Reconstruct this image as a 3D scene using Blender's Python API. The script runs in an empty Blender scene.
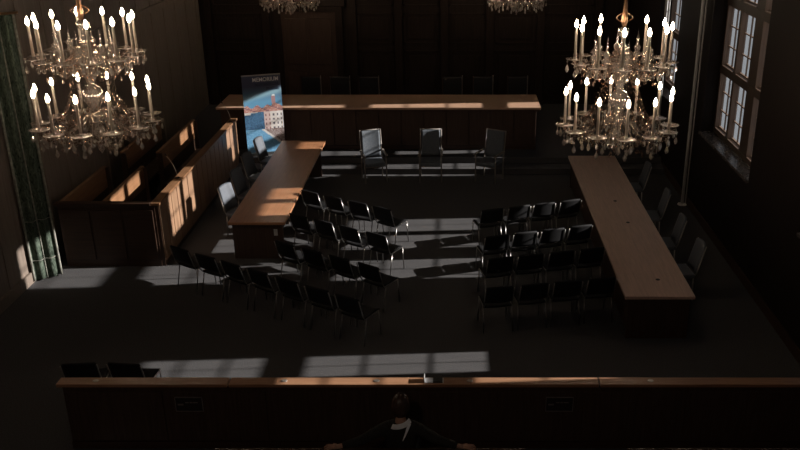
import bpy, bmesh, math, random
from mathutils import Vector, Matrix, Euler
R = random.Random(7)
C = bpy.context.scene.collection
PI = math.pi
H = 6.65; F = 860.0; PITCH = math.radians(21.9)

# ------------------------------------------------------------------ materials
def new_mat(name):
    m = bpy.data.materials.new(name); m.use_nodes = True
    nt = m.node_tree; b = nt.nodes['Principled BSDF']
    return m, nt, b
def noise_mat(name, c1, c2, scale=(1,1,1), nscale=8, rough=.5, detail=4, bump=0., spec=.5, metal=0., coat=0., coat_rough=.2, distort=0.):
    m, nt, b = new_mat(name)
    tc = nt.nodes.new('ShaderNodeTexCoord'); mp = nt.nodes.new('ShaderNodeMapping')
    mp.inputs['Scale'].default_value = scale
    nz = nt.nodes.new('ShaderNodeTexNoise'); nz.inputs['Scale'].default_value = nscale
    nz.inputs['Detail'].default_value = detail; nz.inputs['Distortion'].default_value = distort
    cr = nt.nodes.new('ShaderNodeValToRGB')
    cr.color_ramp.elements[0].position = .3; cr.color_ramp.elements[1].position = .7
    cr.color_ramp.elements[0].color = (*c1, 1); cr.color_ramp.elements[1].color = (*c2, 1)
    L = nt.links.new
    L(tc.outputs['Object'], mp.inputs['Vector']); L(mp.outputs[0], nz.inputs['Vector'])
    L(nz.outputs['Fac'], cr.inputs['Fac']); L(cr.outputs[0], b.inputs['Base Color'])
    b.inputs['Roughness'].default_value = rough; b.inputs['Metallic'].default_value = metal
    b.inputs['Specular IOR Level'].default_value = spec
    b.inputs['Coat Weight'].default_value = coat; b.inputs['Coat Roughness'].default_value = coat_rough
    if bump:
        bp = nt.nodes.new('ShaderNodeBump'); bp.inputs['Strength'].default_value = bump
        bp.inputs['Distance'].default_value = .01
        L(nz.outputs['Fac'], bp.inputs['Height']); L(bp.outputs[0], b.inputs['Normal'])
    return m
M = {}
M['carpet'] = noise_mat('carpet', (.060,.0585,.061), (.112,.110,.114), nscale=60, rough=1, detail=6, bump=.4, spec=.05)
M['dark_wood_x'] = noise_mat('dark_wood_x', (.040,.019,.011), (.065,.032,.019), (.6,14,14), 3, .45, distort=.6)
M['dark_wood_z'] = noise_mat('dark_wood_z', (.055,.032,.023), (.085,.052,.039), (14,14,.6), 3, .5, distort=.6, spec=.3)
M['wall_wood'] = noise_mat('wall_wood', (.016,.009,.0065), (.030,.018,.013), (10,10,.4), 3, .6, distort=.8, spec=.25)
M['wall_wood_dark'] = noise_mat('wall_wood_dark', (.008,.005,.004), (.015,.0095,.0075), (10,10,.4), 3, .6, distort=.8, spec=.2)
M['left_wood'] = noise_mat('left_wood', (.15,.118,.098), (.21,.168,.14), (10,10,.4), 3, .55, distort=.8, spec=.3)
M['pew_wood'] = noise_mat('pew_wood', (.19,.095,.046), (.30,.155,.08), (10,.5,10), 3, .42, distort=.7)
M['barrier_wood'] = noise_mat('barrier_wood', (.23,.135,.085), (.34,.205,.125), (10,10,.5), 3, .42, distort=.7)
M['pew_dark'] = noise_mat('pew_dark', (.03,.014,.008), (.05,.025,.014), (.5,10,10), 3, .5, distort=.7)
M['table_wood'] = noise_mat('table_wood', (.37,.165,.078), (.50,.235,.118), (14,.7,14), 3, .38, distort=.8, coat=.3, coat_rough=.3)
M['table_pale'] = noise_mat('table_pale', (.58,.40,.32), (.74,.52,.42), (14,.7,14), 3, .4, distort=.8, coat=.3, coat_rough=.35)
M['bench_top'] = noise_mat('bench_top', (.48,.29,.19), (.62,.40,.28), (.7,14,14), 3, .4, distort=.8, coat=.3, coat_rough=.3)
M['rail_wood'] = noise_mat('rail_wood', (.30,.155,.085), (.42,.225,.13), (.7,14,14), 3, .4, distort=.8, coat=.3)
M['black_cloth'] = noise_mat('black_cloth', (.008,.008,.009), (.016,.016,.018), nscale=90, rough=.75, spec=.25)
M['grey_leather'] = noise_mat('grey_leather', (.095,.11,.13), (.13,.148,.175), nscale=30, rough=.6, spec=.4)
M['grey_cloth'] = noise_mat('grey_cloth', (.085,.095,.115), (.115,.13,.155), nscale=60, rough=.6, spec=.4)
M['black_leather'] = noise_mat('black_leather', (.012,.012,.013), (.02,.02,.022), nscale=30, rough=.35, spec=.6)
M['steel'] = noise_mat('steel', (.42,.41,.40), (.55,.54,.52), nscale=20, rough=.28, metal=1.)
M['chair_metal'] = noise_mat('chair_metal', (.32,.31,.30), (.42,.41,.4), nscale=20, rough=.3, metal=1.)
M['pale_frame'] = noise_mat('pale_frame', (.2,.175,.155), (.28,.25,.225), nscale=20, rough=.35)
M['pole_metal'] = noise_mat('pole_metal', (.6,.59,.59), (.8,.79,.79), (1,1,.3), 12, .35, metal=0.)
M['brass'] = noise_mat('brass', (.45,.24,.13), (.58,.34,.2), nscale=20, rough=.3, metal=1.)
M['ivory'] = noise_mat('ivory', (.62,.52,.44), (.72,.62,.53), nscale=10, rough=.45)
M['white_plastic'] = noise_mat('white_plastic', (.45,.45,.46), (.55,.55,.56), nscale=10, rough=.5)
M['black_plastic'] = noise_mat('black_plastic', (.01,.01,.01), (.02,.02,.02), nscale=10, rough=.4)
M['oval_metal'] = noise_mat('oval_metal', (.5,.45,.4), (.6,.55,.5), nscale=30, rough=.35, metal=.7)
M['window_wood'] = noise_mat('window_wood', (.15,.10,.075), (.22,.15,.11), (8,8,.6), 3, .5)
M['frame_wood'] = noise_mat('frame_wood', (.045,.03,.022), (.07,.048,.036), (8,8,.6), 3, .5)
M['sill_stone'] = noise_mat('sill_stone', (.05,.045,.045), (.14,.125,.12), (2,3,2), 3, .25, distort=2.5)
M['curtain'] = noise_mat('curtain', (.016,.026,.018), (.12,.15,.12), (3,3,1), 9, .9, distort=1.5, spec=.1)
M['pale_trim'] = noise_mat('pale_trim', (.14,.14,.12), (.3,.3,.26), nscale=20, rough=.8)
M['sign_plate'] = noise_mat('sign_plate', (.02,.014,.012), (.03,.022,.019), nscale=10, rough=.5)
M['sign_edge'] = noise_mat('sign_edge', (.16,.14,.13), (.22,.2,.19), nscale=10, rough=.4)
M['skin'] = noise_mat('skin', (.42,.23,.16), (.5,.29,.21), nscale=12, rough=.5)
M['hair'] = noise_mat('hair', (.030,.013,.008), (.08,.036,.02), (20,20,2), 5, .45, distort=1.)
M['jacket'] = noise_mat('jacket', (.014,.013,.012), (.04,.037,.033), (26,3,26), 4, .85, distort=.5, spec=.2)
M['trousers'] = noise_mat('trousers', (.012,.012,.015), (.02,.02,.024), nscale=40, rough=.9)
M['shirt'] = noise_mat('shirt', (.85,.86,.9), (.9,.91,.94), nscale=20, rough=.8)
M['plaster'] = noise_mat('plaster', (.10,.085,.07), (.13,.11,.09), nscale=4, rough=.95)
M['marble'] = noise_mat('marble', (.02,.02,.018), (.05,.05,.045), nscale=3, rough=.5, distort=3)

def crystal_mat(name, tint=(1,.93,.86), glow=.38):
    m = bpy.data.materials.new(name); m.use_nodes = True; nt = m.node_tree; nt.nodes.clear()
    out = nt.nodes.new('ShaderNodeOutputMaterial')
    gl = nt.nodes.new('ShaderNodeBsdfGlossy'); gl.inputs['Roughness'].default_value = .08; gl.inputs['Color'].default_value = (*tint,1)
    tr = nt.nodes.new('ShaderNodeBsdfTransparent'); tr.inputs['Color'].default_value = (.97,.95,.93,1)
    tl = nt.nodes.new('ShaderNodeBsdfTranslucent'); tl.inputs['Color'].default_value = (*tint,1)
    df = nt.nodes.new('ShaderNodeBsdfDiffuse'); df.inputs['Color'].default_value = (*tint,1)
    a = nt.nodes.new('ShaderNodeMixShader'); b = nt.nodes.new('ShaderNodeMixShader'); c = nt.nodes.new('ShaderNodeMixShader')
    fr = nt.nodes.new('ShaderNodeFresnel'); fr.inputs['IOR'].default_value = 1.6
    mr = nt.nodes.new('ShaderNodeMapRange'); mr.inputs['To Min'].default_value = .26; mr.inputs['To Max'].default_value = 1.0
    a.inputs[0].default_value = .5; L = nt.links.new
    L(df.outputs[0], a.inputs[1]); L(tl.outputs[0], a.inputs[2])
    b.inputs[0].default_value = glow; L(tr.outputs[0], b.inputs[1]); L(a.outputs[0], b.inputs[2])
    L(fr.outputs[0], mr.inputs[0]); L(mr.outputs[0], c.inputs[0]); L(b.outputs[0], c.inputs[1]); L(gl.outputs[0], c.inputs[2])
    L(c.outputs[0], out.inputs[0]); return m
M['crystal'] = crystal_mat('crystal')
M['cut_glass'] = crystal_mat('cut_glass', (.92,.84,.78), .28)
M['pan_glass'] = crystal_mat('pan_glass', (.95,.86,.8), .5)
M['amber_crystal'] = crystal_mat('amber_crystal', (.72,.56,.47), .22)

def pane_mat():
    m = bpy.data.materials.new('window_glass'); m.use_nodes = True; nt = m.node_tree; nt.nodes.clear()
    out = nt.nodes.new('ShaderNodeOutputMaterial'); mx = nt.nodes.new('ShaderNodeMixShader')
    tr = nt.nodes.new('ShaderNodeBsdfTransparent'); gl = nt.nodes.new('ShaderNodeBsdfGlossy'); gl.inputs['Roughness'].default_value = .03
    mx.inputs[0].default_value = .10
    nz = nt.nodes.new('ShaderNodeTexNoise'); nz.inputs['Scale'].default_value = 5; nz.inputs['Detail'].default_value = 3
    cr = nt.nodes.new('ShaderNodeValToRGB'); cr.color_ramp.elements[0].color = (.68,.69,.71,1); cr.color_ramp.elements[1].color = (.95,.95,.95,1); nz.inputs['Scale'].default_value = 7
    L = nt.links.new
    L(nz.outputs['Fac'], cr.inputs[0]); L(cr.outputs[0], tr.inputs['Color'])
    L(tr.outputs[0], mx.inputs[1]); L(gl.outputs[0], mx.inputs[2]); L(mx.outputs[0], out.inputs[0])
    return m
M['glass'] = pane_mat()
def emit_mat(name, col, s):
    m = bpy.data.materials.new(name); m.use_nodes = True; nt = m.node_tree
    b = nt.nodes['Principled BSDF']; b.inputs['Base Color'].default_value = (*col,1)
    b.inputs['Emission Color'].default_value = (*col,1); b.inputs['Emission Strength'].default_value = s
    return m
M['bulb'] = emit_mat('bulb', (1.,.80,.58), 62.)

# ------------------------------------------------------------------ mesh builder
class MB:
    def __init__(s): s.bm = bmesh.new()
    def box(s, x0, x1, y0, y1, z0, z1, bev=0, mat=None):
        bm = s.bm; n = len(bm.verts)
        r = bmesh.ops.create_cube(bm, size=1)
        vs = r['verts']
        for v in vs:
            v.co = Vector(((x0+x1)/2 + v.co.x*(x1-x0), (y0+y1)/2 + v.co.y*(y1-y0), (z0+z1)/2 + v.co.z*(z1-z0)))
        if mat is not None:
            for v in vs: v.co = mat @ v.co
        if bev:
            es = list({e for v in vs for e in v.link_edges})
            bmesh.ops.bevel(bm, geom=es, offset=bev, segments=2, affect='EDGES', profile=.6)
        return s
    def tube(s, pts, r, seg=8, cap=True, rs=None):
        bm = s.bm; pts = [Vector(p) for p in pts]; rings = []
        t0 = (pts[1]-pts[0]).normalized(); up = Vector((0,0,1)) if abs(t0.z) < .9 else Vector((1,0,0))
        nrm = t0.cross(up).normalized()
        for i, p in enumerate(pts):
            if i == 0: t = pts[1]-pts[0]
            elif i == len(pts)-1: t = pts[-1]-pts[-2]
            else: t = (pts[i+1]-pts[i]).normalized() + (pts[i]-pts[i-1]).normalized()
            t.normalize(); nrm = (nrm - t*nrm.dot(t)).normalized(); bn = t.cross(nrm)
            rr = rs[i] if rs else r
            rings.append([bm.verts.new(p + (nrm*math.cos(a) + bn*math.sin(a))*rr) for a in [2*PI*k/seg for k in range(seg)]])
        for a, b in zip(rings, rings[1:]):
            for k in range(seg): bm.faces.new((a[k], a[(k+1)%seg], b[(k+1)%seg], b[k]))
        if cap:
            bm.faces.new(rings[0][::-1]); bm.faces.new(rings[-1])
        return s
    def lathe(s, prof, seg=16, c=(0,0,0)):
        bm = s.bm; c = Vector(c); rings = []
        for r, z in prof:
            if r < 1e-5: rings.append([bm.verts.new(c + Vector((0,0,z)))])
            else: rings.append([bm.verts.new(c + Vector((r*math.cos(2*PI*k/seg), r*math.sin(2*PI*k/seg), z))) for k in range(seg)])
        for a, b in zip(rings, rings[1:]):
            for k in range(seg):
                k2 = (k+1) % seg
                if len(a) == 1 and len(b) == 1: continue
                if len(a) == 1: bm.faces.new((a[0], b[k2], b[k]))
                elif len(b) == 1: bm.faces.new((a[k], a[k2], b[0]))
                else: bm.faces.new((a[k], a[k2], b[k2], b[k]))
        return s
    def octa(s, c, r, h):   # a faceted crystal drop
        return s.lathe([(0,-h), (r,-h*.35), (r*.55,h*.35), (0,h)], 5, c)
    def grid(s, fn, nu, nv, thick=0):
        bm = s.bm
        vs = [[bm.verts.new(fn(i/nu, j/nv)) for j in range(nv+1)] for i in range(nu+1)]
        fs = []
        for i in range(nu):
            for j in range(nv): fs.append(bm.faces.new((vs[i][j], vs[i+1][j], vs[i+1][j+1], vs[i][j+1])))
        if thick:   # closed slab: offset copy of the sheet plus a rim
            bm.normal_update()
            nn = [[v.normal.copy() for v in row] for row in vs]
            v2 = [[bm.verts.new(vs[i][j].co - nn[i][j]*thick) for j in range(nv+1)] for i in range(nu+1)]
            for i in range(nu):
                for j in range(nv): bm.faces.new((v2[i][j], v2[i][j+1], v2[i+1][j+1], v2[i+1][j]))
            ring = [(i,0) for i in range(nu+1)]+[(nu,j) for j in range(1,nv+1)]+[(i,nv) for i in range(nu-1,-1,-1)]+[(0,j) for j in range(nv-1,0,-1)]
            for (a,b),(c,d) in zip(ring, ring[1:]+ring[:1]): bm.faces.new((vs[a][b], v2[a][b], v2[c][d], vs[c][d]))
        return s
    def build(s, name, mat, parent=None, smooth=False):
        bmesh.ops.recalc_face_normals(s.bm, faces=s.bm.faces)
        me = bpy.data.meshes.new(name); s.bm.to_mesh(me); s.bm.free()
        me.materials.append(M[mat] if isinstance(mat, str) else mat)
        if smooth:
            for p in me.polygons: p.use_smooth = True
        o = bpy.data.objects.new(name, me); C.objects.link(o)
        if parent: o.parent = parent
        return o
def tag(o, label, cat, group=None):
    o['label'] = label; o['category'] = cat
    if group: o['group'] = group
    return o
def thing(name, label, cat, loc=(0,0,0), rz=0, group=None):
    o = bpy.data.objects.new(name, None); C.objects.link(o); o.empty_display_size = .2
    o.location = loc; o.rotation_euler = (0,0,rz)
    return tag(o, label, cat, group)
def struct(o): o['kind'] = 'structure'; return o
KIDS = {}
def kids(o): return [c for c in bpy.data.objects if c.parent == o]
def tree(o): return (o, [(c, [g for g in kids(c)]) for c in kids(o)])
def dup(t, loc, rz, label, group=None):
    root, parts = t
    r = root.copy(); C.objects.link(r); r.location = loc; r.rotation_euler = (0,0,rz); r['label'] = label
    if group: r['group'] = group
    for c, gs in parts:
        c2 = c.copy(); C.objects.link(c2); c2.parent = r
        for g in gs:
            g2 = g.copy(); C.objects.link(g2); g2.parent = c2
    return r

# ------------------------------------------------------------------ room shell
XL, XR, YB, YF, ZC = -7.55, 5.1, 25.8, -2.5, 9.6
XO = 5.50
struct(MB().box(XL-.3, XO, YF, YB+.3, -.25, 0).build('floor', 'carpet'))
struct(MB().box(XL-.3, XO, YF-.3, YB+.3, ZC, ZC+.25).build('ceiling', 'plaster'))
struct(MB().box(XL-.3, XO, YF-.3, YF, 0, ZC).build('wall_front', 'wall_wood'))
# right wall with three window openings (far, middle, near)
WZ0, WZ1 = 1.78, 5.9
COLS = [[(9.3,9.85),(10.3,10.9),(11.1,11.72)], [(14.3,15.2),(15.68,16.40),(16.56,17.27)], [(20.0,20.7),(20.95,21.8)], [(3.6,4.4),(4.7,5.3),(5.5,6.1)]]  # last group: unseen window, added so its bounce lifts the foreground
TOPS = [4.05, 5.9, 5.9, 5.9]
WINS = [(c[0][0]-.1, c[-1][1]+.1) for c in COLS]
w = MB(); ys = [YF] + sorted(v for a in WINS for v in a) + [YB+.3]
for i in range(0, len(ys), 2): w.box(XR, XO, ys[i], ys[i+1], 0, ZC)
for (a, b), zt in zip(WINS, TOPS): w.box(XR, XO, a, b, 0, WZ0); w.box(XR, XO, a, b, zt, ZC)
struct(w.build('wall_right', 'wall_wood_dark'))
# left wall: vertical panelling with battens
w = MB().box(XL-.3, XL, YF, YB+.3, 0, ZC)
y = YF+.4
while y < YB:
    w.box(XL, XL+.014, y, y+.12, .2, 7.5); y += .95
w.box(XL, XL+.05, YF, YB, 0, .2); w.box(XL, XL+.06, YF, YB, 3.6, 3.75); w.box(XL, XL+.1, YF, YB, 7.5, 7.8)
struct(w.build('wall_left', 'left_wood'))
# back wall: pilasters and framed panels
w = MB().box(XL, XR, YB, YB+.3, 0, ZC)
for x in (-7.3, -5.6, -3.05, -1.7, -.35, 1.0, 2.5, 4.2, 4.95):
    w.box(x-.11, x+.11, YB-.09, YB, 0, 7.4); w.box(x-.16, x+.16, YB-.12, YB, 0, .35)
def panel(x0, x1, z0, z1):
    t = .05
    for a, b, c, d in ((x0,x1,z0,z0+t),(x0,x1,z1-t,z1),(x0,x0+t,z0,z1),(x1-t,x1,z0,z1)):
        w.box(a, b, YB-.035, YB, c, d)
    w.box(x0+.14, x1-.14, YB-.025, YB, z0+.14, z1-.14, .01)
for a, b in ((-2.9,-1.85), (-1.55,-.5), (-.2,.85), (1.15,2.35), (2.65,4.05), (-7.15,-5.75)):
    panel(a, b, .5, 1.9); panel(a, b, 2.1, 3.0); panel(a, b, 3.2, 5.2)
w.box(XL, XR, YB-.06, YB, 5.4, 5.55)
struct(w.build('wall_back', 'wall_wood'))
# panelled door in the back wall (upper arch frame)
d = MB()
d.box(-5.35, -5.15, YB-.13, YB, 0, 3.2); d.box(-3.55, -3.35, YB-.13, YB, 0, 3.2)
d.box(-5.45, -3.25, YB-.16, YB, 3.2, 3.42, .02); d.box(-5.3, -3.4, YB-.12, YB, 3.05, 3.2)
df = struct(d.build('door_1', 'wall_wood'))
d = MB().box(-5.15, -3.55, YB-.06, YB, 0, 3.05)
for x0 in (-5.05, -4.3):
    for z0, z1 in ((.3,1.3),(1.5,2.85)): d.box(x0, x0+.62, YB-.085, YB-.05, z0, z1, .01)
d.build('door_leaf', 'dark_wood_z', df)
# ceiling beams are above the frame; skirting along the right wall
struct(MB().box(XR-.03, XR, YF, YB, 0, .18).build('baseboard_right', 'dark_wood_x'))

# windows: three deep lights side by side, two transoms, glazing bars
def window(i, y0, y1):
    WZ1 = TOPS[i-1]
    post, t = .10, .10
    fr = MB()
    cols = COLS[i-1]
    X0, X1 = XR+.27, XR+.38
    fr.box(X0, X1, y0, cols[0][0], WZ0, WZ1); fr.box(X0, X1, cols[-1][1], y1, WZ0, WZ1)
    for k in range(len(cols)-1): fr.box(X0, X1, cols[k][1], cols[k+1][0], WZ0, WZ1)
    trs = [(WZ0, WZ0+.1), (3.02, 3.17), (4.36, 4.52), (WZ1-.1, WZ1)]
    if WZ1 < 4.6: trs = trs[:2]+trs[3:]
    for a, b in trs: fr.box(X0-.015, X1-.004, y0-.02, y1+.02, a, b)
    fo = struct(fr.build('window_%d' % i, 'frame_wood'))
    for k, (a, b) in enumerate(cols):
        for (za, zb) in [(p[1], q[0]) for p, q in zip(trs, trs[1:])]:
            s = MB(); xm = X1-.05
            for p, q, r_, u in ((a,b,za,za+.045),(a,b,zb-.045,zb),(a,a+.03,za,zb),(b-.03,b,za,zb)): s.box(xm, xm+.04, p, q, r_, u)
            s.box(X0-.02, xm+.01, b-.022, b+.001, za, zb); s.box(X0-.02, xm+.01, a, b, za, za+.02)
            m_ = (a+b)/2
            s.box(xm, xm+.03, m_-.008, m_+.008, za, zb)
            for j in (1, 2):
                z = za+(zb-za)*j/3; s.box(xm, xm+.03, a, b, z-.011, z+.011)
            so = s.build('window_sash', 'window_wood', fo)
            MB().box(xm+.012, xm+.018, a+.03, b-.03, za+.04, zb-.04).build('window_pane', 'glass', so)
    MB().box(XR-.04, XR+.28, y0, y1, WZ0-.05, WZ0+.004, .005).build('window_sill', 'sill_stone', fo)
for i, (a, b) in enumerate(WINS): window(i+1, a, b)

# dais with two steps
st = MB().box(XL+.01, XR-.04, 19.85, 20.32, 0, .14, .008).box(XL+.01, XR-.04, 20.3, YB-.02, 0, .28, .008)
struct(st.build('trim_1', 'carpet'))
DZ = .28
# pale slender poles by the right wall
def pole(x, y, ztop, label):
    t = thing('floor_pole', label, 'pole', (x, y, 0), group='slender poles along the right wall')
    MB().tube([(0,0,.02),(0,0,ztop)], .034, 10).build('pole', 'pole_metal', t, True)
    MB().tube([(.075,.02,.02),(.075,.02,ztop)], .016, 8).build('cord', 'pole_metal', t, True)
    MB().lathe([(0,0),(.1,0),(.1,.02),(.04,.035),(0,.035)], 16).build('base_plate', 'pole_metal', t)
    return t
pole(4.98, 17.75, ZC, 'slender pale vertical pole just left of the tall window')
pole(4.93, 20.6, ZC, 'slender pale vertical pole farther back, partly behind the right chandelier')

# ------------------------------------------------------------------ long bench on the dais
t = thing('long_bench_desk', 'very long dark panelled judges bench with a sunlit polished top on the stepped platform', 'desk', (0,21.0,DZ))
BX0, BX1 = -6.0, 2.12
b = MB().box(BX0+.1, BX1-.1, .05, .1, 0, 1.03)
b.build('front_panel', 'dark_wood_z', t)
x = BX0+.1; n = 14; wd = (BX1-BX0-.2)/n
for k in range(n):
    MB().box(x+.012, x+wd-.012, .02, .055, .09, 1.0, .006).build('panel_board', 'dark_wood_z', t); x += wd
MB().box(BX0+.1, BX1-.1, .01, .08, 0, .085).build('plinth', 'dark_wood_x', t)
MB().box(BX0+.1, BX0+.16, .1, 1.15, 0, 1.03).box(BX1-.16, BX1-.1, .1, 1.15, 0, 1.03).build('end_panel', 'dark_wood_z', t)
MB().box(BX0, BX1, 0, 1.4, 1.03, 1.085, .008).build('bench_top', 'bench_top', t)
MB().box(BX0+.02, BX1-.02, .02, .05, .98, 1.03).build('edge_strip', 'dark_wood_x', t)

# high-back chairs behind the bench
def high_chair(first=True):
    t = thing('high_back_chair', '', 'chair', group='high-back chairs behind the long bench')
    MB().box(-.27, .27, -.25, .27, .44, .52, .02).build('seat', 'black_leather', t)
    MB().box(-.26, .26, .24, .30, .5, 1.33, .025).build('backrest', 'black_leather', t)
    MB().box(-.285, -.262, .235, .305, .45, 1.34).build('back_frame', 'dark_wood_x', t)
    MB().box(.262, .28, .235, .305, .45, 1.36).build('back_frame', 'pale_frame', t)  # right stile coloured pale to stand in for the edge glint
    for sx in (-1,1):
        for y in (-.22,.24): MB().box(sx*.25-.018, sx*.25+.018, y-.018, y+.018, 0, .44).build('leg', 'pale_frame', t)
        MB().box(sx*.29-.02, sx*.29+.02, -.22, .25, .68, .71, .01).build('armrest', 'dark_wood_x', t)
    return t
hc = high_chair(); hct = tree(hc)
hx = [-4.0, -3.2, -2.4, -.1, .75, 1.7]
words = ['leftmost', 'second from left', 'third from left', 'fourth from left', 'fifth from left', 'rightmost']
for k, x in enumerate(hx):
    lab = 'dark high-back chair behind the long bench, %s of the six' % words[k]
    if k == 0: hc.location = (x, 23.2, DZ); hc['label'] = lab
    else: dup(hct, (x, 23.2, DZ), 0, lab)

# ------------------------------------------------------------------ roll-up banner
W_, H_ = .93, 2.0
t = thing('rollup_banner', 'tall roll-up banner with blue sky, houses and river, standing beside the long bench', 'banner', (-4.72, 20.62, DZ), math.radians(20))
def banner_print():
    bm = bmesh.new(); nu, nv = 62, 132
    lay = bm.loops.layers.float_color.new('Print')
    vs = [[bm.verts.new((-W_/2+W_*i/nu, -.006, .06+(H_-.08)*j/nv)) for j in range(nv+1)] for i in range(nu+1)]
    rr = random.Random(3)
    def mixc(a, b, f): f = max(0, min(1, f)); return tuple(a[k]*(1-f)+b[k]*f for k in range(3))
    for i in range(nu):
        for j in range(nv):
            u = (i+.5)/nu; v = (j+.5)/nv
            c = mixc((.14,.36,.58), (.07,.085,.16), (v-.66)/.2)
            if v > .62: c = mixc(c, (.20,.22,.26), max(0, .25*(u-.3)+.35*(v-.9)))
            cl = math.exp(-((v-(.70+.10*u))/.035)**2)
            c = mixc(c, (.35,.6,.72), cl*.7*(1 if v > .58 else 0))
            if v < .64:        # roofs and houses
                ridge = .60 + .05*math.exp(-((u-.78)/.05)**2)*2 + .02*math.sin(u*23)
                if v < ridge:
                    c = (.50,.24,.21) if (rr.random() < .75) else (.66,.48,.43)
                    if (int(u*14)+int(v*60)) % 5 == 0: c = (.28,.16,.18)
                if v < .53:
                    blk = int(u*6)
                    c = (.85,.83,.83) if blk % 2 else (.76,.72,.70)
                    if (int(u*30) % 3 == 1) and (int(v*70) % 4 in (1,2)): c = (.14,.13,.16)
                    if blk == 3: c = mixc(c, (.45,.16,.13), .45)
                    if blk < 3 and v < .50+.02*blk:    # trees in blue shade
                        c = (.08,.20,.36) if rr.random() < .62 else (.04,.09,.18)
            if v < .30 + .16*max(0, .4-u)*0:
                c = (.14,.36,.62) if rr.random() < .7 else (.24,.50,.74)   # river
                if abs(v-(.30-(u-.45)*.42)) < .018 and u > .42: c = (.72,.70,.70)
                elif v > .30-(u-.45)*.42 and u > .45: c = (.22,.15,.14) if rr.random() < .6 else (.45,.4,.4)
            if (u-.78)**2/.0016+(v-.735)**2/.0002 < 1: c = (.75,.82,.84)
            if abs(u-.78) < .05 and .64 < v < .725: c = (.40,.24,.26)
            f = bm.faces.new((vs[i][j], vs[i+1][j], vs[i+1][j+1], vs[i][j+1]))
            for l in f.loops: l[lay] = (*c, 1)
    bmesh.ops.recalc_face_normals(bm, faces=bm.faces)
    bmesh.ops.solidify(bm, geom=list(bm.faces), thickness=.004)
    me = bpy.data.meshes.new('banner_print'); bm.to_mesh(me); bm.free()
    m, nt, b = new_mat('banner_print'); a = nt.nodes.new('ShaderNodeVertexColor'); a.layer_name = 'Print'
    nt.links.new(a.outputs[0], b.inputs['Base Color']); b.inputs['Roughness'].default_value = .45
    me.materials.append(m); o = bpy.data.objects.new('printed_panel', me); C.objects.link(o); return o
bp = banner_print(); bp.parent = t
MB().box(-W_/2-.02, W_/2+.02, -.09, .09, 0, .065, .012).build('base_box', 'steel', t)
MB().box(-W_/2, W_/2, -.014, .012, H_-.03, H_, .004).build('top_rail', 'steel', t)
MB().tube([(0,.03,.06),(0,.02,H_-.01)], .011, 8).build('support_pole', 'steel', t, True)
def text(body, size, loc, rot, mat, parent, align='RIGHT', ext=.0015, sx=1.):
    cu = bpy.data.curves.new('lettering', 'FONT'); cu.body = body; cu.size = size; cu.extrude = ext; cu.align_x = align
    cu.resolution_u = 3; cu.offset = size*.012
    o = bpy.data.objects.new('lettering', cu); C.objects.link(o)
    dg = bpy.context.evaluated_depsgraph_get(); me = bpy.data.meshes.new_from_object(o.evaluated_get(dg))
    bpy.data.objects.remove(o)
    me.materials.clear(); me.materials.append(M[mat]); o = bpy.data.objects.new('lettering', me); C.objects.link(o)
    o.location = loc; o.rotation_euler = rot; o.parent = parent; o.scale = (sx,1,1); return o
M['print_white'] = noise_mat('print_white', (.85,.87,.9), (.9,.92,.95), nscale=5)
M['print_navy'] = noise_mat('print_navy', (.012,.018,.06), (.02,.03,.08), nscale=5)
text('MEMORIUM', .14, (W_/2-.05, -.0115, H_-.17), (PI/2,0,0), 'print_white', bp, sx=.86)
text('NÜRNBERGER', .105, (W_/2-.05, -.0115, H_-.28), (PI/2,0,0), 'print_navy', bp, sx=.86)
text('PROZESSE', .095, (W_/2-.05, -.0115, H_-.385), (PI/2,0,0), 'print_navy', bp, sx=.72)

# ------------------------------------------------------------------ side tables
def closed_table(x0, x1, y0, y1, label, topmat, legmat, seams, ext=0):
    t = thing('conference_table', label, 'table', ((x0+x1)/2, y0, 0))
    w2 = (x1-x0)/2; L = y1-y0
    MB().box(-w2, w2, 0, L+ext, .70, .75, .006).build('tabletop', topmat, t)
    MB().box(-w2+.06, w2-.06, .05, .09, 0, .70).build('end_panel', legmat, t)
    MB().box(-w2+.06, w2-.06, L-.09, L-.05, 0, .70).build('end_panel', legmat, t)
    inner = 1 if x1 < 0 else -1
    xx = inner*(w2-.08)
    MB().box(min(xx, xx-inner*.03), max(xx, xx-inner*.03), .09, L-.09, .08 if inner < 0 else .56, .70).build('modesty_panel', legmat, t)
    for s in seams: MB().box(-w2+.3, w2-.3, s-.02, s+.02, 0, .70).build('partition_panel', legmat, t)
    return t
lt = closed_table(-4.23, -3.17, 14.8, 20.12-.35, 'long warm brown table with sun stripes, beside the left pew enclosure', 'table_wood', 'dark_wood_z', (1.8, 3.5), .42)
MB().box(.30, .37, .035, .05, .47, .60, .006).build('socket_box', 'white_plastic', lt)
rt = closed_table(2.58, 3.65, 11.75, 18.95, 'long greyish brown table along the window side of the room', 'table_pale', 'dark_wood_z', (2.4, 4.8))
for x, y in ((.09, .6), (.03, 4.2), (.07, 3.05)):
    MB().lathe([(0,.7495),(.035,.7495),(.035,.7535),(.022,.7535),(.02,.7515),(0,.7515)], 14, (x, y, 0)).build('cable_grommet', 'black_plastic', rt)

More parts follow.
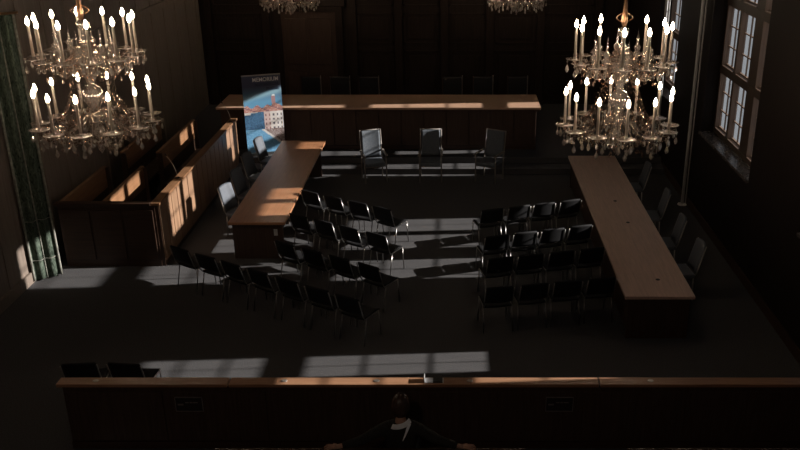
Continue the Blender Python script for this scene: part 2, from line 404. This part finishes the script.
# ------------------------------------------------------------------ pew enclosure on the left
BZ = 1.25
t = thing('pew_barrier', 'tall boarded wooden barrier enclosing the pews on the left, with a flat cap', 'barrier', (-5.33,14.5,0))
LY = 5.9
MB().box(-.11, -.05, .02, LY, 0, BZ-.05).build('side_wall', 'pew_dark', t)
n = 17
for k in range(n):
    a = .03+k*(LY-.04)/n
    MB().box(-.055, -.03, a+.014, a+(LY-.04)/n-.014, .1, BZ-.06, .004).build('side_board', 'barrier_wood', t)
MB().box(-.17, 0, -.02, LY+.02, BZ-.05, BZ, .008).build('cap_rail', 'pew_wood', t)
MB().box(-1.86, -.11, 0, .06, 0, BZ-.05).build('front_wall', 'pew_dark', t)
for k in range(3):
    a = -1.82+k*.575
    MB().box(a, a+.52, -.02, .005, .14, BZ-.14, .008).build('front_panel', 'pew_dark', t)
MB().box(-1.9, -.17, -.04, .1, BZ-.05, BZ, .008).build('front_cap', 'pew_dark', t)
def pew(x, y0, y1, label, zt=1.16):
    t = thing('pew', label, 'pew', (x, y0, 0), group='pews inside the boarded enclosure')
    L = y1-y0
    MB().box(-.045, 0, .04, L-.04, .74, zt, .012).build('backrest', 'pew_wood', t)
    MB().box(-.035, -.008, .04, L-.04, .40, .74).build('lower_panel', 'pew_dark', t)
    MB().box(-.06, .015, 0, L, zt, zt+.03, .008).build('top_rail', 'pew_wood', t)
    MB().box(0, .40, .04, L-.04, .42, .46, .01).build('seat', 'pew_dark', t)
    for y in (0, L-.04): MB().box(-.045, .38, y, y+.04, 0, .46).box(-.045, .06, y, y+.04, .46, zt).build('pew_end', 'pew_dark', t)
pew(-7.2, 14.66, 16.85, 'near pew at the wall side of the enclosure, dim warm brown back')
pew(-6.42, 14.66, 16.85, 'near pew in the middle of the enclosure, half sunlit back')
pew(-7.2, 17.8, 20.4, 'far pew at the wall side of the enclosure, below the left chandelier')
pew(-6.42, 17.8, 20.55, 'far pew with two bright sun stripes on its back')
def mic(x, y, z, lean, label):
    t = thing('gooseneck_microphone', label, 'microphone', (x,y,z))
    MB().lathe([(0,0),(.045,0),(.045,.012),(.015,.02),(0,.02)], 14).build('base', 'black_plastic', t)
    pts = [(lean*k*k/25*.16, 0, .02+.085*k) for k in range(6)]
    MB().tube(pts, .006, 6).build('stem', 'steel', t, True)
    MB().tube([pts[-1], (pts[-1][0]+lean*.03, 0, pts[-1][2]+.05)], .012, 8).build('capsule', 'black_plastic', t, True)
mic(-5.43, 15.9, BZ, -1, 'thin gooseneck microphone on the barrier cap in the middle')
mic(-5.41, 20.1, BZ, -1, 'thin gooseneck microphone at the far end of the barrier cap')

# curtain by the left wall
t = thing('wall_curtain', 'dark green patterned curtain with pale trim at the left wall, sunlit at the bottom', 'curtain', (-7.3, 13.95, 0), math.radians(38))
def cf(u, v):
    return Vector((-.24+.48*u, .045*math.sin(u*PI*5)*(.6+.4*v)+.0, .03+4.6*v))
MB().grid(cf, 40, 24, .012).build('fabric', 'curtain', t, True)
for u in (.02, .48, .97):
    MB().tube([cf(u, k/24)+Vector((0,-.012,0)) for k in range(25)], .011 if u == .48 else .022, 6).build('trim', 'pale_trim', t, True)
MB().tube([cf(k/40, .08)+Vector((0,-.012,0)) for k in range(41)], .008, 6).build('trim', 'pale_trim', t, True)
MB().tube([cf(k/40, .24)+Vector((0,-.012,0)) for k in range(41)], .006, 6).build('trim', 'pale_trim', t, True)
MB().tube([(-.35,0,4.66),(.3,0,4.66)], .02, 8).build('curtain_rod', 'brass', t, True)

# ------------------------------------------------------------------ stacking chairs
def side_chair(name, clothmat, metal='chair_metal'):
    t = thing(name, '', 'chair')
    def seat(u, v):   # seat pad, slightly dished; front at +y
        x = -.22+.44*u; y = -.20+.42*v
        return Vector((x*(1-.06*v), y, .45+.01*math.cos((u-.5)*PI)*-1 + .015*v - .03*max(0, v-.85)/.15))
    MB().grid(seat, 10, 10, .03).build('seat', clothmat, t, True)
    def back(u, v):
        x = (u-.5)*(.46-.03*v)
        y = -.24-.09*v - .035*(1-(2*u-1)**2)
        return Vector((x, y, .53+.31*v-.02*(2*u-1)**2*v))
    MB().grid(back, 12, 8, .022).build('backrest', clothmat, t, True)
    for s in (-1,1):
        MB().tube([(s*.235,.19,0),(s*.225,.16,.44)], .0095, 8).build('leg', metal, t, True)
        MB().tube([(s*.235,-.26,0),(s*.225,-.16,.44)], .0095, 8).build('leg', metal, t, True)
        MB().tube([(s*.225,.17,.435),(s*.225,-.2,.43),(s*.23,-.245,.5),(s*.228,-.335,.80)], .009, 8).build('side_rail', metal, t, True)
    MB().tube([(-.225,.12,.425),(.225,.12,.425)], .008, 8).build('cross_bar', metal, t, True)
    return t
ch = side_chair('stacking_chair', 'black_cloth'); ch['group'] = 'black stacking chairs set out in rows'
cht = tree(ch)
ordw = ['leftmost', 'second from left', 'third from left', 'fourth from left', 'fifth from left', 'sixth from left', 'seventh from left']
used = [False]
def put(x, y, rz, lab):
    if not used[0]:
        ch.location = (x,y,0); ch.rotation_euler = (0,0,rz); ch['label'] = lab; used[0] = True
    else: dup(cht, (x,y,0), rz, lab)
rw = ['front row', 'second row', 'third row', 'back row']
lrows = [((-2.91,16.35), 4), ((-2.92,15.05), 4), ((-2.92,13.72), 4), ((-4.68,13.50), 7)]
for r, ((x, y), n) in enumerate(lrows):
    for k in range(n):
        o = 'rightmost' if k == n-1 else ordw[k]
        put(x+.13+.512*k, y-.306*k+.22, math.radians(-31)+R.uniform(-.05,.05), 'black stacking chair in the left seating block, %s, %s chair' % (rw[r], o))
rrows = [((.60,15.40),.54,18), ((.64,14.10),.535,17), ((.66,13.15),.545,14), ((.62,12.05),.555,11)]
for r, ((x, y), sp, ang) in enumerate(rrows):
    a = math.radians(ang)
    for k in range(4):
        o = 'rightmost' if k == 3 else ordw[k]
        put(x+sp*math.cos(a)*k, y+sp*math.sin(a)*k+.2, a+R.uniform(-.04,.04), 'black stacking chair in the right seating block, %s, %s chair' % (rw[r], o))
for x, y, rz, l in ((-4.93, 10.0, .1, 'black chair just behind the wooden rail at its far left end'), (-4.28, 10.0, -.1, 'black chair behind the wooden rail, second from the rail left end')):
    put(x, y, rz, l)

# upholstered chairs behind the two side tables
uc = thing('upholstered_chair', '', 'chair', group='upholstered chairs at the side tables')
MB().box(-.24,.24,-.22,.24,.42,.49,.025).build('seat', 'grey_cloth', uc)
def ub(u, v): return Vector(((u-.5)*(.42-.03*v), -.25-.12*v-.03*(1-(2*u-1)**2), .50+.50*v-.03*(2*u-1)**4*v))
MB().grid(ub, 12, 10, .04).build('backrest', 'grey_cloth', uc, True)
for s in (-1,1):
    for y in (-.2,.21): MB().tube([(s*.22,y*1.1,0),(s*.21,y,.43)], .013, 8).build('leg', 'chair_metal', uc, True)
    MB().tube([(s*.215,-.2,.44),(s*.215,-.25,.52),(s*.20,-.37,.98)], .012, 8).build('back_frame', 'chair_metal', uc, True)
uct = tree(uc)
spots = [(-4.30, 16.1, -112, 'grey upholstered chair at the left table, nearest, brightly lit back'),
         (-4.31, 17.1, -109, 'grey upholstered chair at the left table, second nearest'),
         (-4.34, 18.25, -107, 'grey upholstered chair at the left table, third nearest'),
         (-4.34, 19.5, -105, 'grey upholstered chair at the left table, farthest, in front of the banner'),
         (3.78, 17.6, 92, 'grey upholstered chair at the right table, farthest, below the chandelier'),
         (3.80, 15.9, 88, 'grey upholstered chair at the right table, second farthest'),
         (3.76, 14.5, 90, 'grey upholstered chair at the right table, second nearest'),
         (3.78, 13.3, 94, 'grey upholstered chair at the right table, nearest')]
for k, (x, y, a, l) in enumerate(spots):
    if k == 0: uc.location = (x,y,0); uc.rotation_euler = (0,0,math.radians(a)); uc['label'] = l
    else: dup(uct, (x,y,0), math.radians(a), l)

# armchairs in front of the platform (front at +y, rotated to face us)
ac = thing('armchair', '', 'chair', group='armchairs in front of the platform')
MB().box(-.26,.26,-.22,.28,.40,.49,.03).build('seat', 'grey_leather', ac)
def ab(u, v): return Vector(((u-.5)*.50, -.24-.10*v-.02*(1-(2*u-1)**2), .52+.60*v))
MB().grid(ab, 12, 10, .035).build('backrest', 'grey_leather', ac, True)
for s in (-1,1):
    MB().tube([(s*.275,-.22,0),(s*.275,-.23,.5),(s*.275,-.35,1.14)], .017, 8).build('rear_post', 'pale_frame', ac, True)
    MB().tube([(s*.285,.25,0),(s*.285,.24,.66)], .017, 8).build('leg', 'pale_frame', ac, True)
    MB().box(s*.29-.03, s*.29+.03, -.24,.31,.655,.685,.01).build('armrest', 'pale_frame', ac)
MB().tube([(-.275,-.353,1.13),(.275,-.353,1.13)], .015, 8).build('top_bar', 'pale_frame', ac, True)
MB().tube([(-.28,.24,.39),(.28,.24,.39)], .013, 8).build('front_rail', 'pale_frame', ac, True)
act = tree(ac); ac.scale = (.9,1,1)
for k, (x, y, a, l) in enumerate([(-1.95, 19.45, 196, 'grey leather armchair with a sunlit back, left of the three before the platform'),
                       (-.60, 19.5, 180, 'leather armchair between the two others before the platform, in half shade'),
                       (.80, 19.45, 153, 'dark leather armchair turned sideways, right of the three before the platform')]):
    if k == 0: ac.location = (x,y,0); ac.rotation_euler = (0,0,math.radians(a)); ac['label'] = l
    else: dup(act, (x,y,0), math.radians(a), l)

# ------------------------------------------------------------------ parapet in front of the public bench
RX0, RX1 = -4.87, XR-.05
t = thing('parapet_rail', 'long dark panelled parapet with a sunlit wooden top rail across the foreground', 'railing', (0, 8.98, 0))
x = RX0
segs = [(RX0,-2.79), (-2.77,1.74), (1.76,RX1)]
for a, b in segs: MB().box(a, b, 0, .16, .955, 1.0, .006).build('top_rail', 'rail_wood', t)
MB().box(RX0+.05, RX1, .05, .10, 0, .955).build('parapet_panel', 'dark_wood_z', t)
k = RX0+.08
while k < RX1-1.2:
    MB().box(k, k+1.18, .03, .055, .12, .86, .008).build('raised_panel', 'dark_wood_z', t); k += 1.27
MB().box(RX0+.05, RX1, .02, .07, 0, .1).build('plinth', 'dark_wood_x', t)
for px in (93, 283, 376, 470, 652):
    s_ = .928*(381+120)/(H-1.0); X = (px-456)/s_
    MB().lathe([(0,1.0),(.03,1.0),(.03,1.006),(.022,1.009),(0,1.009)], 16).bm
    mb = MB().lathe([(0,1.0),(.03,1.0),(.03,1.006),(.022,1.009),(0,1.009)], 16)
    for v in mb.bm.verts: v.co.x *= 1.25
    o = mb.build('oval_fitting', 'oval_metal', t); o.location = (X, .08, 0)
t = thing('card_holder', 'small white tabletop card holder with a dark square label on the rail', 'card holder', (-.27, 9.06, .951))
MB().box(-.12,.12,-.05,.06,0,.006,.002).build('holder_base', 'white_plastic', t)
tm = Matrix.Rotation(math.radians(-28), 4, 'X')
MB().box(-.12,-.112,-.05,.05,.006,.075,.002).build('holder_lip', 'white_plastic', t)
MB().box(-.01,.105,-.052,.05,.006,.018).build('label_square', 'black_plastic', t)
for i, px in enumerate((189, 559.5)):
    z = .66; s_ = .928*(405+120)/(H-z); X = (px-456)/s_
    t = thing('notice_sign', ['small framed notice sign on the parapet, left of the person', 'small framed notice sign on the parapet, right of the person'][i], 'sign', (X, 8.995, z))
    MB().box(-.165,.165,-.006,.006,-.10,.10).build('plate', 'sign_plate', t)
    f = MB()
    for a,b,c,d in ((-.17,.17,.094,.102),(-.17,.17,-.102,-.094),(-.17,-.162,-.1,.1),(.162,.17,-.1,.1)): f.box(a,b,-.012,.004,c,d)
    f.build('frame', 'sign_edge', t)
    MB().box(-.14,-.07,-.009,-.005,-.015,.008).build('mark', 'sign_edge', t)
    text('RESERVIERT', .036, (-.05, -.0075, .01), (PI/2,0,0), 'sign_edge', t, 'LEFT', .001, .85) if False else None
    f = MB()
    for a, b in ((-.045,.0),(.01,.045),(.052,.11)): f.box(a, b, -.009, -.005, .018, .032)
    f.build('text_line', 'sign_edge', t)

t = bpy.data.objects['parapet_rail']; t.scale = (1,1,.95)
# public benches nearest the camera
def pubbench(x0, x1, label):
    t = thing('public_bench', label, 'bench', ((x0+x1)/2, 7.75, 0), group='public benches')
    w = (x1-x0)/2
    MB().box(-w, w, -.03, .03, .42, .875, .01).build('backrest', 'dark_wood_z', t)
    MB().box(-w, w, -.045, .045, .87, .90, .01).build('top_rail', 'dark_wood_x', t)
    MB().box(-w, w, .03, .48, .41, .45, .012).build('seat', 'dark_wood_x', t)
    for x in (-w, 0, w-.05): MB().box(x, x+.05, -.02, .44, 0, .41).build('leg_panel', 'dark_wood_z', t)
pubbench(-2.63, .76, 'dark wooden public bench in the foreground with the person sitting on it')
pubbench(1.86, 5.2, 'empty dark wooden public bench at the lower right corner')

# ------------------------------------------------------------------ the person
def skin_mesh(name, verts, edges, rad, sub=2):
    me = bpy.data.meshes.new(name); me.from_pydata(verts, edges, [])
    o = bpy.data.objects.new(name, me); C.objects.link(o)
    sm = o.modifiers.new('s', 'SKIN'); sm.use_smooth_shade = True
    for i, r in enumerate(rad):
        sv = me.skin_vertices[0].data[i]; sv.radius = r if isinstance(r, tuple) else (r, r)
        sv.use_root = (i == 0)
    ss = o.modifiers.new('u', 'SUBSURF'); ss.levels = sub; ss.render_levels = sub
    dg = bpy.context.evaluated_depsgraph_get(); me2 = bpy.data.meshes.new_from_object(o.evaluated_get(dg))
    bpy.data.objects.remove(o); return me2
def person():
    PX, PY = -.61, 8.02
    V, E, Rd = [], [], []
    def v(x, y, z, r, par=None):
        V.append((PX+x, PY+y, z)); Rd.append(r)
        if par is not None: E.append((par, len(V)-1))
        return len(V)-1
    pel = v(0,.05,.58,(.15,.11)); sp = v(0,.0,.72,(.11,.08),pel); chst = v(0,-.01,.93,(.12,.075),sp)
    nb = v(0,-.01,1.10,(.065,.065),chst); nk = v(0,.015,1.19,(.055,.055),nb)
    J = {}
    for s in (-1,1):
        sh = v(s*.18,-.03,1.02,.062,chst); el = v(s*.42,-.19,.965,.043,sh); wr = v(s*.64,-.255,.945,.027,el)
        pm = v(s*.70,-.26,.935,(.034,.018),wr)
        J[s] = (sh, el, wr, pm)
        hip = v(s*.10,.10,.55,.095,pel); kn = v(s*.13,.50,.54,.062,hip); an = v(s*.14,.50,.10,.040,kn); ft = v(s*.15,.68,.035,.035,an)
    bm = bmesh.new(); me = skin_mesh('b', V, E, Rd); bm.from_mesh(me)
    # fingers, each a short chain rooted inside the palm
    for s in (-1,1):
        x0, y0, z0 = PX+s*.69, PY-.26, .935
        fing = [(.035,.080,.85),(.014,.095,.95),(-.009,.090,.9),(-.031,.072,.8)]
        for dy, ln, _ in fing:
            pts = [(x0, y0+dy*.6, z0), (x0+s*.045, y0+dy, z0+.002), (x0+s*(.045+ln*.5), y0+dy*1.35, z0-.002), (x0+s*(.045+ln), y0+dy*1.6, z0-.022)]
            m2 = skin_mesh('f', pts, [(0,1),(1,2),(2,3)], [.011,.0098,.0088,.0068], 1); bm.from_mesh(m2)
        pts = [(x0-s*.02, y0+.02, z0), (x0+s*.012, y0+.052, z0-.006), (x0+s*.045, y0+.078, z0-.014)]
        m2 = skin_mesh('f', pts, [(0,1),(1,2)], [.013,.011,.0085], 1); bm.from_mesh(m2)
    # head: shaped sphere with brow, nose, chin, ears
    hc_ = Vector((PX, PY+.03, 1.285))
    r = bmesh.ops.create_uvsphere(bm, u_segments=32, v_segments=24, radius=1)
    for q in r['verts']:
        c = q.co.copy(); x, y, z = c.x*.076, c.y*.098, c.z*.118
        if z < 0: x *= 1-.35*(-z/.118)**1.6; y *= 1-.15*(-z/.118)
        if y > 0:
            y += .020*math.exp(-((x/.014)**2+((z+.012)/.022)**2))       # nose
            y -= .010*math.exp(-(((abs(x)-.031)/.014)**2+((z-.012)/.012)**2))   # eye sockets
            y += .006*math.exp(-((x/.022)**2+((z+.052)/.010)**2))       # lips
            y += .010*math.exp(-((x/.03)**2+((z+.092)/.02)**2))         # chin
        q.co = hc_ + Matrix.Rotation(math.radians(-12), 3, 'Z') @ Vector((x,y,z))
    for s in (-1,1):
        e = bmesh.ops.create_uvsphere(bm, u_segments=10, v_segments=8, radius=1)
        for q in e['verts']: q.co = hc_+Vector((s*.077+q.co.x*.010, -.005+q.co.y*.018, -.005+q.co.z*.03))
    me = bpy.data.meshes.new('person'); bm.to_mesh(me); bm.free(); me.materials.append(M['skin'])
    for p in me.polygons: p.use_smooth = True
    o = bpy.data.objects.new('person', me); C.objects.link(o)
    tag(o, 'person in dark jacket with white collar, seated, arms stretched along the bench back', 'person')
    # hair: thick shoulder-length shell leaving the face free
    bm = bmesh.new(); r = bmesh.ops.create_uvsphere(bm, u_segments=36, v_segments=28, radius=1)
    kill = []
    for q in r['verts']:
        c = q.co.copy(); a = math.atan2(c.x, -c.y)
        wv = 1+.05*math.sin(a*9+c.z*5)+.03*math.sin(a*17-c.z*9)
        x, y, z = c.x*.094*wv, c.y*.116*wv, c.z*.136
        if z < 0: z *= 1.25; x *= 1.06
        if c.y > .42 and c.z < .45: kill.append(q)
        q.co = hc_ + Matrix.Rotation(math.radians(-12), 3, 'Z') @ Vector((x, y-.004, z+.004))
    bmesh.ops.delete(bm, geom=kill, context='VERTS'); bmesh.ops.solidify(bm, geom=list(bm.faces), thickness=.012)
    me = bpy.data.meshes.new('hair'); bm.to_mesh(me); bm.free(); me.materials.append(M['hair'])
    for p in me.polygons: p.use_smooth = True
    h = bpy.data.objects.new('hair', me); C.objects.link(h); h.parent = o
    # jacket and trousers
    V, E, Rd = [], [], []
    pel = v(0,.03,.55,(.175,.13)); sp = v(0,.0,.72,(.16,.125),pel); chst = v(0,-.02,.93,(.19,.14),sp); nb = v(0,-.015,1.09,(.085,.08),chst)
    for s in (-1,1):
        sh = v(s*.18,-.03,1.025,.075,chst); el = v(s*.42,-.19,.967,.058,sh); m_ = v(s*.52,-.222,.957,.050,el); wr = v(s*.635,-.255,.946,.040,m_)
    me = skin_mesh('jacket', V, E, Rd); me.materials.clear(); me.materials.append(M['jacket'])
    j = bpy.data.objects.new('jacket', me); C.objects.link(j); j.parent = o
    V, E, Rd = [], [], []
    pel = v(0,.05,.56,(.17,.12))
    for s in (-1,1):
        hip = v(s*.10,.12,.56,.095,pel); kn = v(s*.13,.50,.54,.075,hip); an = v(s*.14,.50,.12,.055,kn)
    me = skin_mesh('trousers', V, E, Rd); me.materials.clear(); me.materials.append(M['trousers'])
    tr = bpy.data.objects.new('trousers', me); C.objects.link(tr); tr.parent = o
    for s in (-1,1):
        sh_ = MB().box(PX+s*.145-.045, PX+s*.145+.045, PY+.44, PY+.74, 0, .085, .03).build('shoe', 'black_leather', o, True)
    # white collar: two turned flaps over the nape and shoulder
    cb = MB()
    def c1(u, w):  # band round the neck, from left side over the nape to the right shoulder
        a = -.95+2.15*u
        rr = .092+.028*w
        return Vector((PX+math.sin(a)*rr*1.05, PY-.02-math.cos(a)*rr, 1.10-.05*w+.065*u))
    cb.grid(c1, 22, 4, .006)
    def c2(u, w):
        return Vector((PX+.085-.06*u+(.035-.03*u)*w, PY-.135-.022*math.sin(u*PI)-.045*u, 1.15-.19*u-.01*w))
    cb.grid(c2, 8, 3, .006)
    cb.build('collar', 'shirt', o, True)
person()

# ------------------------------------------------------------------ chandeliers
def chandelier(label):
    t = thing('chandelier', label, 'chandelier', group=None)
    tiers = [('lower', .79, .45, 12, math.radians(9), .62, .16), ('upper', .68, 1.42, 12, 0., 1.30, .12)]
    # central stem
    st = [(0,-.02),(.015,0),(.05,.06),(.03,.12),(.02,.16),(.09,.22),(.12,.30),(.07,.38),(.05,.45),(.11,.50),(.15,.56),(.11,.60),(.05,.66),
          (.10,.72),(.145,.80),(.15,.88),(.10,.97),(.05,1.0),(.06,1.06),(.10,1.14),(.115,1.24),(.17,1.33),(.13,1.37),(.05,1.42),(.04,1.52),
          (.08,1.58),(.085,1.64),(.035,1.69),(.03,1.76),(.075,1.82),(.08,1.88),(.03,1.93),(.0,1.94)]
    MB().lathe(st, 18).build('stem', 'cut_glass', t, True)
    MB().lathe([(0,1.92),(.03,1.93),(.045,2.0),(.04,2.08),(.028,2.22),(.012,2.45),(.01,6.9),(0,6.9)], 14).build('brass_spindle', 'brass', t, True)
    rg = MB()
    for k in range(4):
        a = k*PI/2+.3
        pts = [(math.cos(a)*(.06+.06*math.sin(q*PI*1.5/8)), math.sin(a)*(.06+.06*math.sin(q*PI*1.5/8)), 2.0+.16*q/8) for q in range(9)]
        rg.tube(pts, .009, 6)
    rg.build('hook_scrolls', 'brass', t, True)
    drop_bm = {}
    def mesh_of(name, mb, mat, smooth):
        o = mb.build(name, mat, None, smooth); me = o.data; bpy.data.objects.remove(o); return me
    pan = mesh_of('drip_pan', MB().lathe([(0,-.02),(.03,-.02),(.06,-.005),(.128,.008),(.142,.020),(.136,.023),(.06,.008),(.028,.012),(.026,.05),(.0,.05)], 18), 'pan_glass', True)
    cand = mesh_of('candle', MB().lathe([(0,.03),(.021,.03),(.019,.47),(.017,.475),(0,.475)], 12), 'ivory', True)
    bulb = mesh_of('bulb', MB().lathe([(0,.47),(.013,.475),(.026,.497),(.028,.52),(.021,.55),(.009,.58),(0,.595)], 12), 'bulb', True)
    drop = mesh_of('crystal_drop', MB().lathe([(0,-.155),(.016,-.14),(.026,-.115),(.016,-.08),(.004,-.06),(.003,-.04),(.012,-.03),(.012,-.018),(.003,-.008),(0,0)], 7), 'crystal', False)
    def place(name, me, parent, loc):
        o = bpy.data.objects.new(name, me); C.objects.link(o); o.parent = parent; o.location = loc; return o
    beads = MB()
    def chain(p, q, sag, n, r=.014):
        p = Vector(p); q = Vector(q)
        for i in range(n+1):
            f = i/n; c = p.lerp(q, f); c.z -= sag*4*f*(1-f)
            beads.octa(c, r*(.8+.4*R.random()), r*1.5)
    for nm, rad, zp, n, off, hub, dip in tiers:
        pts = []
        N = 14
        for i in range(N+1):
            f = i/N; rr = .07+(rad-.07)*f
            z = hub*(1-f)+(zp-.02)*f - dip*math.sin(f*PI*.95)*1.2 + (.05*math.sin(f*PI*3))*.5
            pts.append((rr, 0, z))
        mb = MB().tube(pts, .012, 7)
        # scroll under the arm
        sc = [(rad*.62+.075*math.cos(q*.55)*(1-q/16), 0, pts[9][2]+.06+.075*math.sin(q*.55)*(1-q/16)) for q in range(13)]
        mb.tube(sc, .009, 6)
        mb.lathe([(0,-.13),(.02,-.12),(.012,-.08),(.035,-.06),(.03,-.03),(.015,-.02),(0,-.02)], 10, (rad,0,zp))
        arm = mesh_of('arm', mb, 'cut_glass', True)
        for k in range(n):
            a = off+k*2*PI/n
            ao = place('arm', arm, t, (0,0,0)); ao.rotation_euler = (0,0,a)
            place('drip_pan', pan, ao, (rad,0,zp)); place('candle', cand, ao, (rad,0,zp)); place('bulb', bulb, ao, (rad,0,zp))
            for q in range(4 if nm == 'lower' else 3):
                b = q*2*PI/(4 if nm == 'lower' else 3)+.4
                d_ = place('crystal_drop', drop, ao, (rad+.118*math.cos(b), .118*math.sin(b), zp+.012-(.02 if q % 2 else 0)))
                sc_ = .8+.35*R.random(); d_.scale = (sc_*1.1, sc_*1.1, sc_*1.15); d_.rotation_euler = (0,0,R.uniform(0,6))
            if nm == 'lower':
                for q_, zz in ((0, -.13), (.09, -.09)):
                    d_ = place('pear_drop', drop, ao, (rad-q_*1.3, q_*.5, zp+zz)); d_.scale = (1.25,1.25,1.25)
            P = lambda rr, aa, z: (rr*math.cos(aa), rr*math.sin(aa), z)
            a2 = a+2*PI/n
            chain(P(rad,a,zp-.03), P(rad,a2,zp-.03), .07, 9)
            chain(P(.12,a,hub+.02), P(rad*.95,a,zp-.02), .10, 12)
            chain(P(rad*.7,a,zp-.10), P(rad*.7,a2,zp-.10), .08, 7)
            for q in range(3):     # hanging chains with a drop at the end
                rr = rad*(.55+.15*q); aa = a+R.uniform(0,.5); z0 = zp-.08
                ln = .10+.10*R.random(); nn = int(ln/.035)
                for i in range(nn): beads.octa(P(rr,aa,z0-i*.035), .010, .014)
                beads.lathe([(0,-.05),(.018,-.025),(.010,.01),(0,.03)], 6, P(rr,aa,z0-ln-.03))
            if nm == 'lower':   # beadwork veil hanging between the two tiers
                for q in range(3):
                    aa = a+q*2*PI/n/3+R.uniform(-.03,.03)
                    chain(P(.20+.03*(q%2),aa,1.25), P(.48+.06*R.random(),aa,.52), .13, 14, .010)
            else:
                for q in range(3):
                    aa = a+q*2*PI/n/3
                    chain(P(.10,aa,1.62), P(.34,aa,1.34), .06, 8, .012)
    # big pear drops round the bottom
    for k in range(10):
        a = k*2*PI/10
        o = place('pear_drop', drop, t, (.13*math.cos(a), .13*math.sin(a), .30)); o.scale = (1.3,1.3,1.3)
    beads.build('beaded_chains', 'amber_crystal', t)['kind'] = 'stuff'
    # glass spires between the upper candles
    for k in range(8):
        a = k*2*PI/8+.2; rr = .40
        MB().lathe([(0,1.30),(.02,1.32),(.02,1.42),(.06,1.46),(.07,1.48),(.03,1.52),(.05,1.56),(.055,1.59),(.02,1.62),(.018,1.64),(.0,1.86)], 10, (rr*math.cos(a), rr*math.sin(a), 0)).build('glass_spire', 'cut_glass', t, True)
    for k in range(3):
        pass
    MB().lathe([(.17,1.38),(.20,1.40),(.21,1.44),(.20,1.44),(.17,1.41),(.08,1.37)], 28).build('crown_dish', 'cut_glass', t, True)
    return t
c1 = chandelier('large crystal chandelier with lit candle bulbs hanging at the upper left')
c1t = tree(c1)
c1.location = (-5.23, 12.2, 2.91); c1.rotation_euler = (0,0,-.05)
dup(c1t, (2.43, 12.6, 2.75), -.17, 'large crystal chandelier with lit candle bulbs at the upper right by the windows')
for x, l in ((-4.43, 'far crystal chandelier over the long bench, only its lowest drops in view, left of two'), (1.62, 'far crystal chandelier over the long bench, only its lowest drops in view, right of two')):
    o = dup(c1t, (x, 23.5, 3.28), .1, l); o.scale = (.87,.87,.87)

# ------------------------------------------------------------------ light
sun = bpy.data.lights.new('sun', 'SUN'); sun.energy = 16.5; sun.angle = math.radians(.5); sun.color = (1.,.93,.84)
so = bpy.data.objects.new('sun', sun); C.objects.link(so); so.location = (20,16,12)
so.rotation_euler = Vector((-1,-.06,-.388)).to_track_quat('-Z','Y').to_euler()
gl = bpy.data.lights.new('foreground_fill', 'POINT'); gl.energy = 160; gl.color = (1.,.80,.64); gl.shadow_soft_size = .25  # added unseen fill to lift the foreground panelling; no fixture stands here
go = bpy.data.objects.new('foreground_fill', gl); C.objects.link(go); go.location = (-1.5,-1.2,8.7)
wd = bpy.data.worlds.new('world'); bpy.context.scene.world = wd; wd.use_nodes = True
bg = wd.node_tree.nodes['Background']; bg.inputs[0].default_value = (.92,.96,1.,1); bg.inputs[1].default_value = .52

cam = bpy.data.cameras.new('camera'); cam.sensor_width = 36; cam.lens = F/800*36; cam.shift_x = -56/800
cam.clip_start = .05; cam.clip_end = 200
co = bpy.data.objects.new('camera', cam); C.objects.link(co)
co.location = (0,0,H); co.rotation_euler = (PI/2-PITCH, 0, 0)
sc = bpy.context.scene; sc.camera = co
sc.view_settings.view_transform = 'Standard'; sc.view_settings.look = 'None'; sc.view_settings.gamma = 1
sc.view_settings.exposure = 0; sc.view_settings.use_curve_mapping = False
